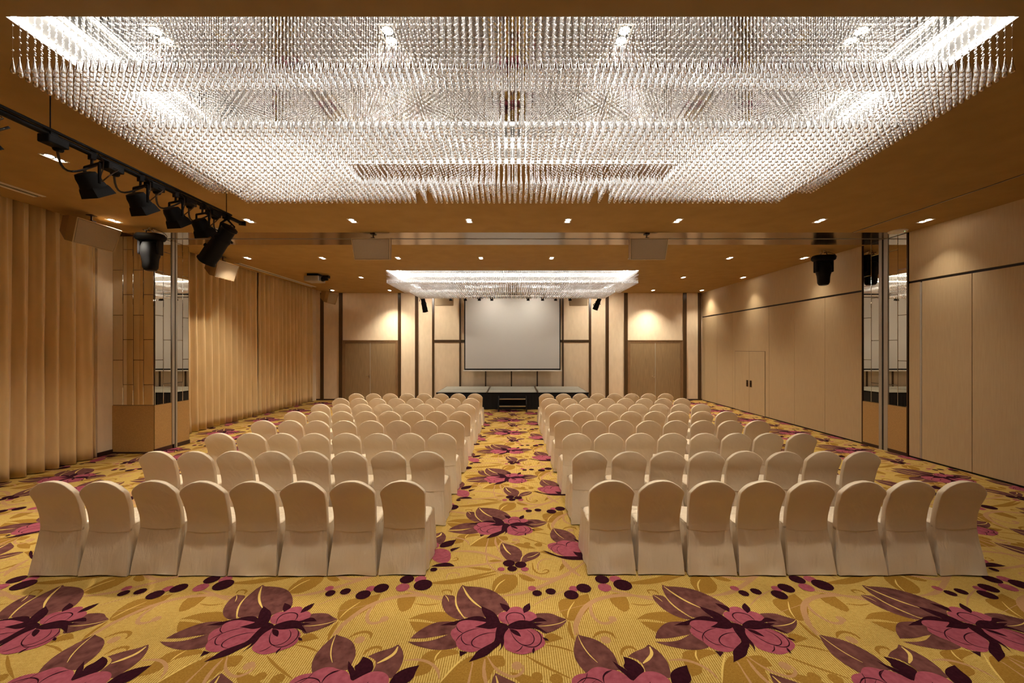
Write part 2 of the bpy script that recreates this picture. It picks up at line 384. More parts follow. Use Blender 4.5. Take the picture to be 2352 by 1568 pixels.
# ------------------------------------------------------------------ room shell
RX = lambda Y: 3.60 + .0974 * (Y - 2.83)      # half width of the near recess (slightly splayed)
def build_ceiling():
    mb = MB(); XL = -7.9
    def q(*p): mb.add([(a, b, H) for a, b in p], [tuple(range(len(p)))[::-1]])
    q((XL, -4), (XR + .1, -4), (XR + .1, 2.83), (XL, 2.83))
    q((XL, 2.83), (-RX(2.83), 2.83), (-RX(5.09), 5.09), (XL, 5.09))
    q((RX(2.83), 2.83), (XR + .1, 2.83), (XR + .1, 5.09), (RX(5.09), 5.09))
    q((XL, 5.09), (XR + .1, 5.09), (XR + .1, 8.10), (XL, 8.10))
    q((XL, 9.06), (XR + .1, 9.06), (XR + .1, 12.04), (XL, 12.04))
    q((XL, 12.04), (-3.83, 12.04), (-3.83, 14.25), (XL, 14.25))
    q((3.83, 12.04), (XR + .1, 12.04), (XR + .1, 14.25), (3.83, 14.25))
    q((XL, 14.25), (XR + .1, 14.25), (XR + .1, YB + .1), (XL, YB + .1))
    # curtain pocket along the left side: vertical lip and raised top
    mb.add([(XL, -4, H), (XL, YB + .1, H), (XL, YB + .1, 4.95), (XL, -4, 4.95)], [(0, 1, 2, 3)])
    mb.add([(-8.7, -4, 4.95), (XL, -4, 4.95), (XL, YB + .1, 4.95), (-8.7, YB + .1, 4.95)], [(3, 2, 1, 0)])
    # recess sides, painted white
    for a in ([(-RX(2.83), 2.83), (RX(2.83), 2.83), (RX(5.09), 5.09), (-RX(5.09), 5.09)], [(-3.83, 12.04), (3.83, 12.04), (3.83, 14.25), (-3.83, 14.25)]):
        for i in range(4):
            (xa, ya), (xb, yb) = a[i], a[(i + 1) % 4]
            mb.add([(xa, ya, H), (xb, yb, H), (xb, yb, HM + .02), (xa, ya, HM + .02)], [(0, 1, 2, 3)], 1)
    struct(mb.build('ceiling', [M['ceil'], M['cove']]), 'gold brown ceiling')
build_ceiling()
# bronze mirror band across the ceiling with the partition track in its middle
mb = MB(); mb.box(-7.9, XR, 8.10, 8.535, H, H + .03); mb.box(-7.9, XR, 8.605, 9.06, H, H + .03)
struct(mb.build('trim_1', M['strip']), 'bronze mirror band across the ceiling')
mb = MB(); mb.box(-7.9, XR, 8.535, 8.605, H + .012, H + .03, 1); mb.box(-7.9, XR, 8.545, 8.555, H - .004, H + .02); mb.box(-7.9, XR, 8.585, 8.595, H - .004, H + .02)
struct(mb.build('trim_2', [M['alum'], M['dark']]), 'partition track in the ceiling mirror band')
mb = MB(); mb.box(6.90, 6.925, -4, 8.10, H - .003, H + .02); mb.box(6.925, 6.94, -4, 8.10, H - .002, H + .02, 1)
struct(mb.build('trim_3', [M['bronze'], M['steel']]), 'thin dark track line along the ceiling')

mb = MB(); mb.box(-8.7, XR + .2, YB, YB + .15, 0, 5.0)
struct(mb.build('wall_back', M['wall']), 'cream fabric wall behind the stage')
mb = MB(); mb.box(-8.7, XR + .2, -4.15, -4.0, 0, 5.0)
struct(mb.build('wall_front', M['wall']), 'cream wall behind the camera')
mb = MB(); mb.box(-8.75, -8.62, -4.0, YB, 0, 5.0); mb.box(-8.62, -8.385, 8.05, 8.36, 0, 4.95); mb.box(-8.62, -8.34, 16.62, YB, 0, 4.95)
struct(mb.build('wall_left', M['wall']), 'cream wall behind the curtains')
mb = MB(); mb.box(-8.39, -8.37, 8.045, 8.35, 0, .09); mb.box(-8.385, -7.495, 8.325, 8.345, 0, .035); mb.box(-7.502, -7.485, 8.33, 8.82, 0, .09); mb.box(-7.502, -7.485, 8.9, 9.25, 0, .09)
struct(mb.build('baseboard_left', M['base']))
mb = MB(); mb.box(-8.33, -3.4, YB - .015, YB, 0, .06); mb.box(3.3, XR, YB - .015, YB, 0, .06)
struct(mb.build('baseboard_back', M['base']))

# dark upright trims and rails on the back wall: (x0, x1, y0, y1) as measured, None = full height
TR = [(736.3, 743.6, None), (779, 787, None), (914.4, 921, None), (953.6, 961, None), (992.7, 997.6, None), (1055.2, 1058.6, None),
      (1352.4, 1357.6, None), (1390.6, 1398, None), (1433.2, 1441.4, None), (1568.4, 1576.5, None), (1602.8, 1610, None), (1291.6, 1294.6, None),
      (1114, 1117, 860), (1173.2, 1176.2, 860), (1232.4, 1235.4, 860)]
k = 4
for a, b, t in TR:
    mb = MB(); mb.box(cx(a, YB), cx(b, YB), YB - .035, YB + .01, 0, H if t is None else 1.75)
    struct(mb.build('trim_%d' % k, M['trim']), 'dark walnut upright strip on the back wall'); k += 1
for a, b in ((997.6, 1075), (1275, 1352.4)):
    mb = MB(); mb.box(cx(a, YB), cx(b, YB), YB - .03, YB + .01, cz(786, YB), cz(780.3, YB))
    struct(mb.build('trim_%d' % k, M['trim']), 'dark walnut rail beside the screen'); k += 1

# doors in the back wall
def double_door(name, px0, px1, lab):
    x0, x1 = cx(px0, YB), cx(px1, YB); zt = cz(781, YB); y = YB
    r = thing(name, lab, 'door', ((x0 + x1) / 2, y, 0)); r['kind'] = 'structure'; w = (x1 - x0) / 2
    f = MB(); t = .11
    f.box(-w, -w + t, -.03, 0, 0, zt); f.box(w - t, w, -.03, 0, 0, zt); f.box(-w + t, w - t, -.03, 0, zt - t, zt)
    f.box(-w, w, -.045, -.03, zt - .03, zt); f.box(-w, -w + .025, -.045, -.03, 0, zt - .03); f.box(w - .025, w, -.045, -.03, 0, zt - .03)
    f.build('door_frame', M['frame'], r)
    for s in (-1, 1):
        l = MB(); a, b = sorted((s * .012, s * (w - t - .006))); l.box(a, b, -.018, .01, .01, zt - t - .006)
        lf = l.build('door_leaf', M['wood'], r)
        if s == 1 and px0 > 1177 or s == -1 and px0 < 1177:
            pass
        h = MB(); sx = -.09 if True else .09
        if s == -1:
            h.tube([(-.05, -.018, 1.02), (-.05, -.06, 1.02)], .011); h.tube([(-.05, -.06, 1.02), (-.17, -.06, 1.02)], .01); h.box(-.07, -.03, -.024, -.018, .94, 1.10)
            h.build('handle', M['chrome'], lf, label='chrome lever handle')
    s = MB(); s.box(-.012, .012, -.022, .0, .01, zt - t - .006); s.build('meeting_strip', M['alum'], r)
    g_ = MB(); g_.box(-w + t, w - t, -.004, .0, .0, zt - t); g_.build('door_gap', M['dark'], r)
double_door('door_1', 787, 914.4, 'oak double door on the curtain side of the stage')
double_door('door_2', 1441.4, 1568.4, 'oak double door on the partition side of the stage')

# right wall: movable partition panels, dark track groove and fascia
rw = bpy.data.objects.new('wall_right', None); COL.objects.link(rw); rw.location = (XR, 8, 0); struct(rw, 'beige movable partition wall')
mb = MB(); mb.box(.03, .2, -12, YB - 8, 0, 5.0); mb.build('backing', M['dark'], rw)
def pan(y0, y1, z0, z1, name='panel', m='panel', t=.03): MB().box(0, t, min(y0, y1) - 8, max(y0, y1) - 8, z0, z1).build(name, M[m], rw, bevel=.003)
E1 = [16.9, 16.64, 15.65, 14.55, 13.53, 12.48, 11.36, 10.25, 9.17]
for a, b in zip(E1, E1[1:]): pan(a - .004, b + .004, .035, 3.50)
E2 = [8.075, 7.865]; pan(E2[0], E2[1], .035, 3.515)
E3 = [7.825, 6.97, 6.1, 5.2, 4.3, 3.4, 2.5, 1.6, .7, -.2, -1.1, -2.0, -2.9, -4.0]
for a, b in zip(E3, E3[1:]): pan(a - .005, b + .005, .035, 3.515)
pan(16.9, 9.17, 3.545, H, 'fascia'); pan(8.075, -4, 3.56, H, 'fascia')
pan(7.865, 7.825, 0.035, 3.5, 'joint_strip', 'alum', .028)
d3 = thing('door_3', 'beige flush double door set into the partition panels', 'door', (XR, 13.52, 0)); d3['kind'] = 'structure'
MB().box(-.003, .0, -.86, .86, .02, 2.11).build('door_gap', M['bronze'], d3)
for s in (-1, 1):
    a, b = sorted((s * .006, s * .845)); lf = MB().box(-.009, 0, a, b, .03, 2.10).build('door_leaf', M['panel'], d3, bevel=.002)
    a, b = sorted((s * .05, s * .15)); h = MB().box(-.02, -.009, a, b, .90, 1.12); h.box(-.035, -.02, (a + b) / 2 - .02, (a + b) / 2 + .02, .97, 1.05)
    h.build('handle', M['bronze'], lf, label='dark bronze pull plate')

# mirrored piers where the cross partition parks
def tiles(root, org, du, n, width, zb, zt, nrm, offs, step=.945):
    """staggered mirror tiles on a vertical face: org = lower corner, du = direction along the face"""
    du = Vector(du); nrm = Vector(nrm); w = width / n; g_ = .0035
    for i in range(n):
        z = zb; zs = [zb]
        z = zb + (step if (i + offs) % 2 == 0 else step * .455)
        while z < zt - .05: zs.append(z); z += step
        zs.append(zt)
        for a, b in zip(zs, zs[1:]):
            p = Vector(org) + du * (i * w + g_); q = Vector(org) + du * ((i + 1) * w - g_)
            lo, hi = a + g_, b - g_
            mb = MB(); ring = []
            for e, off in ((0, 0.), (.004, .004)):
                ring.append([Vector((p.x, p.y, lo)) + du * e + nrm * off + Vector((0, 0, e)), Vector((q.x, q.y, lo)) - du * e + nrm * off + Vector((0, 0, e)),
                             Vector((q.x, q.y, hi)) - du * e + nrm * off - Vector((0, 0, e)), Vector((p.x, p.y, hi)) + du * e + nrm * off - Vector((0, 0, e))])
            mb.loft(ring); mb.build('mirror_tile', M['mirror'], root)
p1 = bpy.data.objects.new('wall_pier', None); COL.objects.link(p1); struct(p1, 'mirrored pier at the curtain side')
MB().box(-8.62, -7.51, 8.36, 9.24, 0, H + .04).build('pier_core', M['bronze'], p1)
tiles(p1, (-8.385, 8.36, 0), (1, 0, 0), 4, .86, 1.01, H, (0, -1, 0), 0)
tiles(p1, (-7.51, 8.365, 0), (0, 1, 0), 2, .40, 1.01, H, (1, 0, 0), 0)
tiles(p1, (-7.51, 8.90, 0), (0, 1, 0), 2, .335, 1.01, H, (1, 0, 0), 1)
mb = MB(); mb.box(-8.385, -7.50, 8.345, 8.36, .035, 1.005); mb.build('wainscot', M['wains'], p1)
mb = MB(); mb.box(-7.51, -7.495, 8.345, 8.765, .09, 1.005); mb.build('wainscot', M['wains'], p1)
mb = MB(); mb.box(-7.51, -7.495, 8.90, 9.24, .09, 1.005); mb.build('wainscot', M['wains'], p1)
mb = MB(); mb.box(-7.51, -7.485, 8.77, 8.83, 0, H); mb.box(-7.51, -7.492, 8.83, 8.856, 0, H, 1); mb.box(-7.51, -7.485, 8.856, 8.90, 0, H); mb.build('track_jamb', [M['alum'], M['dark']], p1)
p2 = bpy.data.objects.new('wall_pier', None); COL.objects.link(p2); struct(p2, 'mirrored pier in the partition wall')
MB().box(XR + .012, XR + .05, 8.09, 9.16, 0, H + .04).build('pier_core', M['bronze'], p2)
tiles(p2, (XR + .012, 8.115, 0), (0, 1, 0), 2, .41, 1.0, H, (-1, 0, 0), 0)
tiles(p2, (XR + .012, 8.74, 0), (0, 1, 0), 2, .39, 1.0, H, (-1, 0, 0), 1)
MB().box(XR - .004, XR + .012, 8.115, 8.53, .07, .995).build('wainscot', M['wains'], p2)
MB().box(XR - .004, XR + .012, 8.74, 9.14, .07, .995).build('wainscot', M['wains'], p2)
mb = MB(); mb.box(XR - .008, XR + .03, 8.53, 8.62, 0, H); mb.box(XR + .004, XR + .03, 8.62, 8.665, 0, H, 1); mb.box(XR - .008, XR + .03, 8.665, 8.735, 0, H); mb.build('track_jamb', [M['alum'], M['dark']], p2)
mb = MB(); mb.box(XR - .012, XR + .03, 8.088, 8.115, 0, H); mb.box(XR - .006, XR + .03, 9.15, 9.165, 0, H); mb.build('edge_trim', M['bronze'], p2)
mb = MB(); mb.box(XR - .01, XR, 8.115, 8.53, 0, .07); mb.box(XR - .01, XR, 8.74, 9.14, 0, .07)
struct(mb.build('baseboard_right', M['base']))

# ------------------------------------------------------------------ curtains
def curtain(y0, y1, label, seed):
    mb = MB(); rnd = random.Random(seed); n = int((y1 - y0) / .012); ph = rnd.random() * 6
    zs = [.015, .25, .8, 1.5, 2.3, 3.1, 3.7, 4.1, 4.4, 4.62, 4.9]
    cols = []
    for i in range(n + 1):
        y = y0 + (y1 - y0) * i / n
        warp = .10 * noise.noise((y * 1.3, seed, 0)) + .05 * noise.noise((y * 3.1, seed, 5))
        a = .118 + .075 * noise.noise((y * .9, seed, 9))
        col = []
        for z in zs:
            t = z / 4.9; sway = .05 * noise.noise((y * .8, z * .5, seed))
            ph2 = 2 * math.pi * (y + warp + sway * (1 - t)) / .25 + ph
            d = a * (.8 + .2 * (1 - t)) * (2.1 * abs(math.sin(ph2 / 2)) ** .62 - 1.25 + .16 * math.sin(2 * ph2 + .7 + 2 * t))
            d = d * (1 - .25 * t ** 3) + .018 * t ** 3 * math.sin(ph2 * 3.1)
            col.append((XC + d, y + .022 * math.cos(ph2), z))
        cols.append(col)
    k = len(zs); vs = [p for c_ in cols for p in c_]
    mb.add(vs, [(i * k + j, (i + 1) * k + j, (i + 1) * k + j + 1, i * k + j + 1) for i in range(n) for j in range(k - 1)])
    o = mb.build('curtain', M['curt'], smooth=True)
    s = o.modifiers.new('cloth', 'SOLIDIFY'); s.thickness = .004
    tag(o, label, 'curtain', 'floor length gold curtains')
curtain(1.0, 8.02, 'gold satin curtain on the camera side of the mirrored pier', 3)
curtain(9.30, 13.05, 'gold satin curtain just past the mirrored pier', 11)
curtain(13.09, 16.60, 'gold satin curtain next to the back wall', 23)

EXPO = 0.46
# ------------------------------------------------------------------ chairs
RY = [(0, 0), (.12, .018), (.25, .042), (.36, .065), (.43, .075), (.5, .076), (.58, .066), (.68, .042), (.78, .004), (.84, -.012), (.93, -.022)]
HW = [(0, .233), (.1, .226), (.25, .213), (.43, .203), (.55, .204), (.7, .211), (.80, .219), (.85, .214), (.95, .2)]
def chair_meshes(seed):
    rnd = random.Random(seed); off = rnd.random() * 50
    nz = lambda x, y, z, s: noise.noise((x * s + off, y * s, z * s))
    # --- backrest: padded arch
    tuck = .405 + .03 * rnd.random()
    out = []
    zs = [tuck + (.794 - tuck) * i / 11 for i in range(12)]
    for i in range(6): out.append((-.2 + .4 * (i + .5) / 6 * 1.0, tuck - .012 * math.sin(math.pi * (i + .5) / 6)))
    out = [(x * lerp(HW, tuck) / .2, z) for x, z in out]
    for z in zs: out.append((lerp(HW, z), z))
    for i in range(1, 18):
        u = math.cos(math.pi * i / 18); out.append((.2155 * u, .808 + .118 * max(0., 1 - abs(u) ** 2.2) ** .82))
    for z in zs[::-1]: out.append((-lerp(HW, z), z))
    cxy = Vector((0, .66))
    def P(p, inset, dep):
        x, z = p; v = Vector((x, z)) - cxy; L = v.length; v = v * ((L - inset) / L) + cxy
        x, z = v
        w = .006 * nz(x, dep, z, 9) * (1 if inset < .05 else .5)
        return (x, lerp(RY, z) - .006 + dep + .006 * (x / .21) ** 2 + w, z + .003 * nz(x, dep, z, 30))
    rings = []
    for f_ in (.04, .3, .6, .85, .96): rings.append([P((p[0] * f_, .66 + (p[1] - .66) * f_), 0, 0 + .002 * (1 - f_)) for p in out])
    for ins, dep in ((.004, .0003), (.001, .002), (.0, .006), (0, .03), (.002, .048), (.010, .057)): rings.append([P(p, ins, dep) for p in out])
    for f_ in (.8, .5, .04): rings.append([P((p[0] * f_, .66 + (p[1] - .66) * f_), 0, .060) for p in out])
    b = MB(); b.loft(rings)
    # --- seat
    s = MB(); rings = []
    for z, ins in ((.40, .004), (.445, 0), (.463, .005), (.474, .018), (.478, .05), (.480, .12)):
        ring = []
        for k in range(40):
            a = 2 * math.pi * k / 40; ca, sa = math.cos(a), math.sin(a); q = (abs(ca) ** 7 + abs(sa) ** 7) ** (-1 / 7)
            x = (.207 - ins) * ca * q; y = .315 + (.217 - ins) * sa * q
            ring.append((x, y, z + .006 * nz(x, y, z, 14)))
        rings.append(ring)
    s.loft(rings)
    # --- skirt
    k_ = MB(); rings = []; N = 96
    zs = [.462, .44, .40, .34, .27, .19, .11, .05, .005]
    per = []
    for i in range(N):
        t = i / N * 4; side = int(t); u = t - side
        per.append((side, u))
    for z in zs:
        t = 1 - z / .462; ring = []
        ry = lerp(RY, z) + (.004 if z > .4 else 0); hw = lerp(HW, z); fw = .207 + .028 * t; fy = .527 + .03 * t
        for side, u in per:
            if side == 0: x, y = -hw + 2 * hw * u, ry + .022 * t * math.sin(math.pi * u) * (.3 + nz(u * .2, 3, z, 8))
            elif side == 1: x, y = hw + (fw - hw) * u, ry + (fy - ry) * u
            elif side == 2: x, y = fw - 2 * fw * u, fy
            else: x, y = -(fw + (hw - fw) * u), fy + (ry - fy) * u
            if side in (1, 3):
                sg = 1 if side == 1 else -1; uu = u if side == 1 else 1 - u
                x += sg * (-.026 * math.exp(-((uu - .13) / .05) ** 2) * t ** .7 + .010 * t * math.sin(uu * 14 + off) - .012 * t * (1 - abs(2 * uu - 1)) + .010 * nz(uu, side, z * .4, 6) + .006 * nz(uu * 3, side, z, 9))
                x = sg * min(abs(x), .2345)
            if side == 2: y += .012 * t * math.sin(u * 16 + off) + .008 * nz(u, 2, z * .4, 6)
            zz = z + (.007 + .010 * nz(x, y, 0, 4) if z < .01 else .006 * nz(x, y, z, 12)) 
            if z > .45: zz += .004 * nz(x, y, 1, 20)
            ring.append((x, y, max(zz, .004)))
        rings.append(ring)
    k_.loft(rings[::-1], cap0=False, cap1=False)
    return b, s, k_
PROTO = []
for v_ in range(5):
    b, s, k_ = chair_meshes(31 + v_ * 7)
    row = []
    for nm, mb_, sh in (('backrest', b, None), ('seat', s, None), ('skirt', k_, 50)):
        me = bpy.data.meshes.new('chair_' + nm); me.from_pydata(mb_.v, [], mb_.f); me.materials.append(M['satin'] if nm == 'backrest' else M['satinw']); me.update()
        me.polygons.foreach_set('use_smooth', [True] * len(me.polygons))
        if sh: me.set_sharp_from_angle(angle=R(sh))
        row.append((nm, me))
    PROTO.append(row)
LEG = []
for x, y in ((-.18, .115), (.18, .115), (-.18, .48), (.18, .48)):
    mb = MB(); mb.tube([(x, y, 0), (x, y, .02), (x * .97, y + (.02 if y < .2 else -.01), .41)], [.014, .0125, .0125], 8)
    me = bpy.data.meshes.new('chair_leg'); me.from_pydata(mb.v, [], mb.f); me.materials.append(M['blackg']); me.update(); LEG.append(me)
ROWY = [3.842, 4.945, 5.995, 7.06, 8.10, 9.17, 10.23, 11.30]
ROWN = ['rearmost row', 'seventh row from the stage', 'sixth row from the stage', 'fifth row from the stage', 'fourth row from the stage', 'third row from the stage', 'second row from the stage', 'front row by the stage']
SEATN = ['aisle seat', 'second seat from aisle', 'third seat from aisle', 'fourth seat from aisle', 'fifth seat from aisle', 'sixth seat from aisle', 'seventh seat from aisle', 'eighth and outermost seat']
rnd = random.Random(5)
for ri, y in enumerate(ROWY):
    for side in (-1, 1):
        for si in range(8):
            x = (-1.066 - .4805 * si) if side < 0 else (.966 + .4845 * si)
            lab = 'cream satin covered chair, %s, %s, %s side' % (SEATN[si], ROWN[ri], 'curtain' if side < 0 else 'partition')
            c_ = thing('banquet_chair', lab, 'chair', (x + rnd.uniform(-.004, .004), y + rnd.uniform(-.015, .015), 0), R(rnd.uniform(-.25, .25)), 'satin covered chairs in rows')
            for nm, me in PROTO[rnd.randrange(5)]:
                o = bpy.data.objects.new(nm, me); COL.objects.link(o); o.parent = c_
            if ri < 2:
                for me in LEG:
                    o = bpy.data.objects.new('leg', me); COL.objects.link(o); o.parent = c_

# ------------------------------------------------------------------ stage, steps, screen
st = thing('stage_platform', 'low portable stage with grey deck and black skirt before the screen', 'stage', (0, 14.38, 0))
sx, sd, sh = 2.77, 2.3, .613
mb = MB(); mb.box(-sx + .02, sx - .02, .02, sd - .02, 0, sh - .05)
for i in range(46):
    x = -sx + .03 + i * (2 * sx - .06) / 46
    mb.box(x, x + .07, .006, .022, 0.004, sh - .05)
mb.build('stage_skirt', M['skirt'], st)
w3 = 2 * sx / 3
for i in range(3):
    for j in range(2):
        d = MB(); a = -sx + i * w3 + .012; y0 = j * sd / 2 + .006
        d.box(a, a + w3 - .024, y0, y0 + sd / 2 - .012, sh - .05, sh - .006, 1); d.box(a + .025, a + w3 - .05, y0 + .02, y0 + sd / 2 - .035, sh - .006, sh)
        d.build('deck_panel', [M['deck'], M['black']], st)
mb = MB()
for i in (1, 2): mb.box(-sx + i * w3 - .035, -sx + i * w3 + .035, 0, sd, sh - .012, sh + .003)
mb.build('joint_strip', M['trim'], st)
su = thing('step_unit', 'black two tread step unit at the middle of the stage front', 'steps', (0, 14.36, 0))
for s in (-1, 1):
    f = MB(); x = s * .49
    f.tube([(x, -.52, 0), (x, -.50, .22)], .018); f.tube([(x, -.50, .21), (x, -.02, .48)], .018); f.tube([(x, -.04, 0), (x, -.04, .5)], .018); f.tube([(x, -.52, .03), (x, -.04, .03)], .014)
    f.build('side_frame', M['blackg'], su)
for y, z in ((-.40, .20), (-.15, .42)):
    t = MB(); t.box(-.47, .47, y - .1, y + .14, z - .03, z); tr = t.build('tread', M['blackg'], su)
    n_ = MB(); n_.box(-.46, .46, y - .108, y - .1, z - .028, z + .002); n_.box(-.46, .46, y - .1, y - .07, z, z + .003); n_.build('nosing', M['steel'], tr, label='pale metal nosing')
sc_o = thing('projection_screen', 'large white pull-down projection screen with black border over the stage', 'screen', (0, 16.62, 1.30))
MB().box(-1.965, 1.965, -.003, .003, .06, 3.02).build('screen_fabric', M['screen'], sc_o)
mb = MB(); mb.box(-2.01, -1.965, -.004, .004, 0, 3.05); mb.box(1.965, 2.01, -.004, .004, 0, 3.05); mb.box(-1.965, 1.965, -.004, .004, 0, .06); mb.box(-1.965, 1.965, -.004, .004, 3.02, 3.05)
mb.build('screen_border', M['black'], sc_o)
MB().box(-2.06, 2.06, -.025, .025, -.05, 0).build('bottom_bar', M['white'], sc_o, bevel=.01)
MB().box(-2.15, 2.15, -.08, .08, 3.05, 3.22).build('casing', M['white'], sc_o, bevel=.01)
mb = MB()
for x in (-1.7, 1.7): mb.box(x - .03, x + .03, -.02, .27, 3.12, 3.18)
mb.build('wall_bracket', M['white'], sc_o)

# ------------------------------------------------------------------ crystal chandeliers
def strand_mesh(L, seg, light):
    mb = MB(); rnd_ = random.Random(3)
    mb.tube([(0, 0, 0), (0, 0, -L + .10)], .0004, 3, 1)
    z = -.05 ; n = seg
    while z > -L + .125:
        r_ = .0068
        prof = [(.0006, r_)] + [(r_ * math.sin(math.pi * k / 5), r_ * math.cos(math.pi * k / 5)) for k in range(1, 5)] + [(.0006, -r_)]
        mb.lathe(prof, n, Matrix.Translation((0, 0, z)), 0); z -= .0885
    dp = [(.0025, -L + .115), (.0042, -L + .095), (.0062, -L + .075), (.0098, -L + .055), (.0130, -L + .036), (.0152, -L + .021), (.0142, -L + .010), (.0088, -L + .0025), (.001, -L)]
    mb.lathe(dp, n + 1, None, 0)
    me = bpy.data.meshes.new('crystal_strand'); me.from_pydata(mb.v, [], mb.f)
    me.materials.append(M['glass']); me.materials.append(M['wire']); me.polygons.foreach_set('material_index', mb.m)
    me.polygons.foreach_set('use_smooth', [True] * len(me.polygons)); me.update(); return me
def bead_nodes(name, a, b):
    ng = bpy.data.node_groups.new(name, 'GeometryNodeTree')
    ng.interface.new_socket('Geometry', in_out='INPUT', socket_type='NodeSocketGeometry'); ng.interface.new_socket('Geometry', in_out='OUTPUT', socket_type='NodeSocketGeometry')
    N = ng.nodes.new; Lk = ng.links.new
    i = N('NodeGroupInput'); o = N('NodeGroupOutput'); j = N('GeometryNodeJoinGeometry')
    at = N('GeometryNodeInputNamedAttribute'); at.data_type = 'FLOAT'; at.inputs['Name'].default_value = 'tier'
    for k, ob in enumerate((a, b)):
        cmp_ = N('FunctionNodeCompare'); cmp_.data_type = 'FLOAT'; cmp_.operation = 'LESS_THAN' if k == 0 else 'GREATER_EQUAL'; cmp_.inputs[1].default_value = .5
        Lk(at.outputs[0], cmp_.inputs[0])
        inf = N('GeometryNodeObjectInfo'); inf.inputs['Object'].default_value = ob; inf.transform_space = 'ORIGINAL'
        inst = N('GeometryNodeInstanceOnPoints'); Lk(i.outputs[0], inst.inputs['Points']); Lk(cmp_.outputs[0], inst.inputs['Selection']); Lk(inf.outputs['Geometry'], inst.inputs['Instance'])
        rv = N('FunctionNodeRandomValue'); rv.data_type = 'FLOAT_VECTOR'; rv.inputs[0].default_value = (-.003, -.003, 0); rv.inputs[1].default_value = (.003, .003, 6.28)
        Lk(rv.outputs[0], inst.inputs['Rotation']); Lk(inst.outputs[0], j.inputs[0])
    Lk(j.outputs[0], o.inputs[0]); return ng
def chandelier(label, y0, y1, halfw, seg, fit):
    ym = (y0 + y1) / 2
    r = thing('crystal_chandelier', label, 'chandelier', (0, ym, HM), 0, 'ceiling recess chandeliers')
    g_ = .012
    # backing mirror plate
    mb = MB(); a = halfw(y0) - .001; b = halfw(y1) - .001
    for z in (0, .018): mb.add([(-a, y0 - ym, z), (a, y0 - ym, z), (b, y1 - ym, z), (-b, y1 - ym, z)], [(3, 2, 1, 0)])
    mb.f = [q for q in mb.f]; mb.build('mirror_plate', M['cmirror'], r)
    # LED strips at the foot and head of the recess sides
    c4 = [(-halfw(y0), y0 - ym), (halfw(y0), y0 - ym), (halfw(y1), y1 - ym), (-halfw(y1), y1 - ym)]
    for i in range(4):
        pa, pb = Vector(c4[i]), Vector(c4[(i + 1) % 4]); d = (pb - pa).normalized(); nn = Vector((-d.y, d.x))
        pa += d * .03; pb -= d * .03
        for z0, z1, dep in ((H - HM + .022, H - HM + .048, .012), (-.052, -.022, .012)):
            mb = MB(); q = [pa, pb, pb + nn * dep, pa + nn * dep]
            mb.loft([[(p.x, p.y, z0) for p in q], [(p.x, p.y, z1) for p in q]]); mb.build('light_strip', M['led'], r, label='white lit LED strip')
    L1, L2 = HM - 4.172, HM - 4.0
    m1, m2 = strand_mesh(L1, seg, 1), strand_mesh(L2, seg, 1)
    L2 = HM - 3.93; m2 = strand_mesh(L2, seg, 1)
    pts = []; tier = []; front = []; rn = random.Random(17)
    def put(X, Y, t, near=False):
        p = (X + rn.uniform(-.0012, .0012), Y - ym + rn.uniform(-.0012, .0012), -.001)
        (front if near and len(front) < 99 else pts).append((p, t))
    # outer band of short strands, five rows deep, then the inner block of long strands
    ny = round((y1 - y0 - .048) / .05); ys = [y0 + .024 + (y1 - y0 - .048) * j / ny for j in range(ny + 1)]; nx = 138
    order = sorted(range(nx + 1), key=lambda i: abs(i - nx / 2))
    for j, Y in enumerate(ys):
        w = halfw(Y) - .02
        for i in (order if j == 4 else range(nx + 1)):
            if min(j, ny - j) < 5 or min(i, nx - i) < 12: put(w * (2 * i / nx - 1), Y, 0., j == 4)
    ya, yb = y0 + .31, y1 - .34; n2 = round((yb - ya) / .058); nx2 = 101
    for j in range(n2 + 1):
        Y = ya + (yb - ya) * j / n2; w = (halfw(Y) - .035) * 3.125 / 3.72
        for i in range(nx2 + 1):
            X = w * (2 * i / nx2 - 1)
            if abs(abs(X) - 1.05) < .09 and j > n2 - 6 and not abs(abs(X) - 1.05) < .03: continue
            put(X, Y, 0. if abs(X) < 1.6 and .95 < Y - y0 < 1.37 else 1.)
    tier = [t for p, t in pts]; pts = [p for p, t in pts]
    sA = sB = None
    for p, t in front:
        o = bpy.data.objects.new('crystal_strand', m2 if t else m1); COL.objects.link(o); o.parent = r; o.location = p
        sA = o
    sB = bpy.data.objects.new('crystal_strand', m2); COL.objects.link(sB); sB.parent = r; sB.location = (0.055, ya - ym, -.001)
    me = bpy.data.meshes.new('bead_curtain'); me.from_pydata(pts, [], []); at = me.attributes.new('tier', 'FLOAT', 'POINT'); at.data.foreach_set('value', tier)
    o = bpy.data.objects.new('bead_curtain', me); COL.objects.link(o); o.parent = r; o['kind'] = 'stuff'; o['label'] = 'dense rows of glass bead strands with teardrop ends'
    md = o.modifiers.new('strands', 'NODES'); md.node_group = bead_nodes('bead_strands', sA, sB)
    return r, m1, m2
r1, m1, m2 = chandelier('huge rectangular crystal bead chandelier in the ceiling nearest the camera', 2.83, 5.09, RX, 8, 0)
r2, _, _ = chandelier('rectangular crystal bead chandelier in the far ceiling recess before the stage', 12.04, 14.25, lambda y: 3.83, 6, 0)

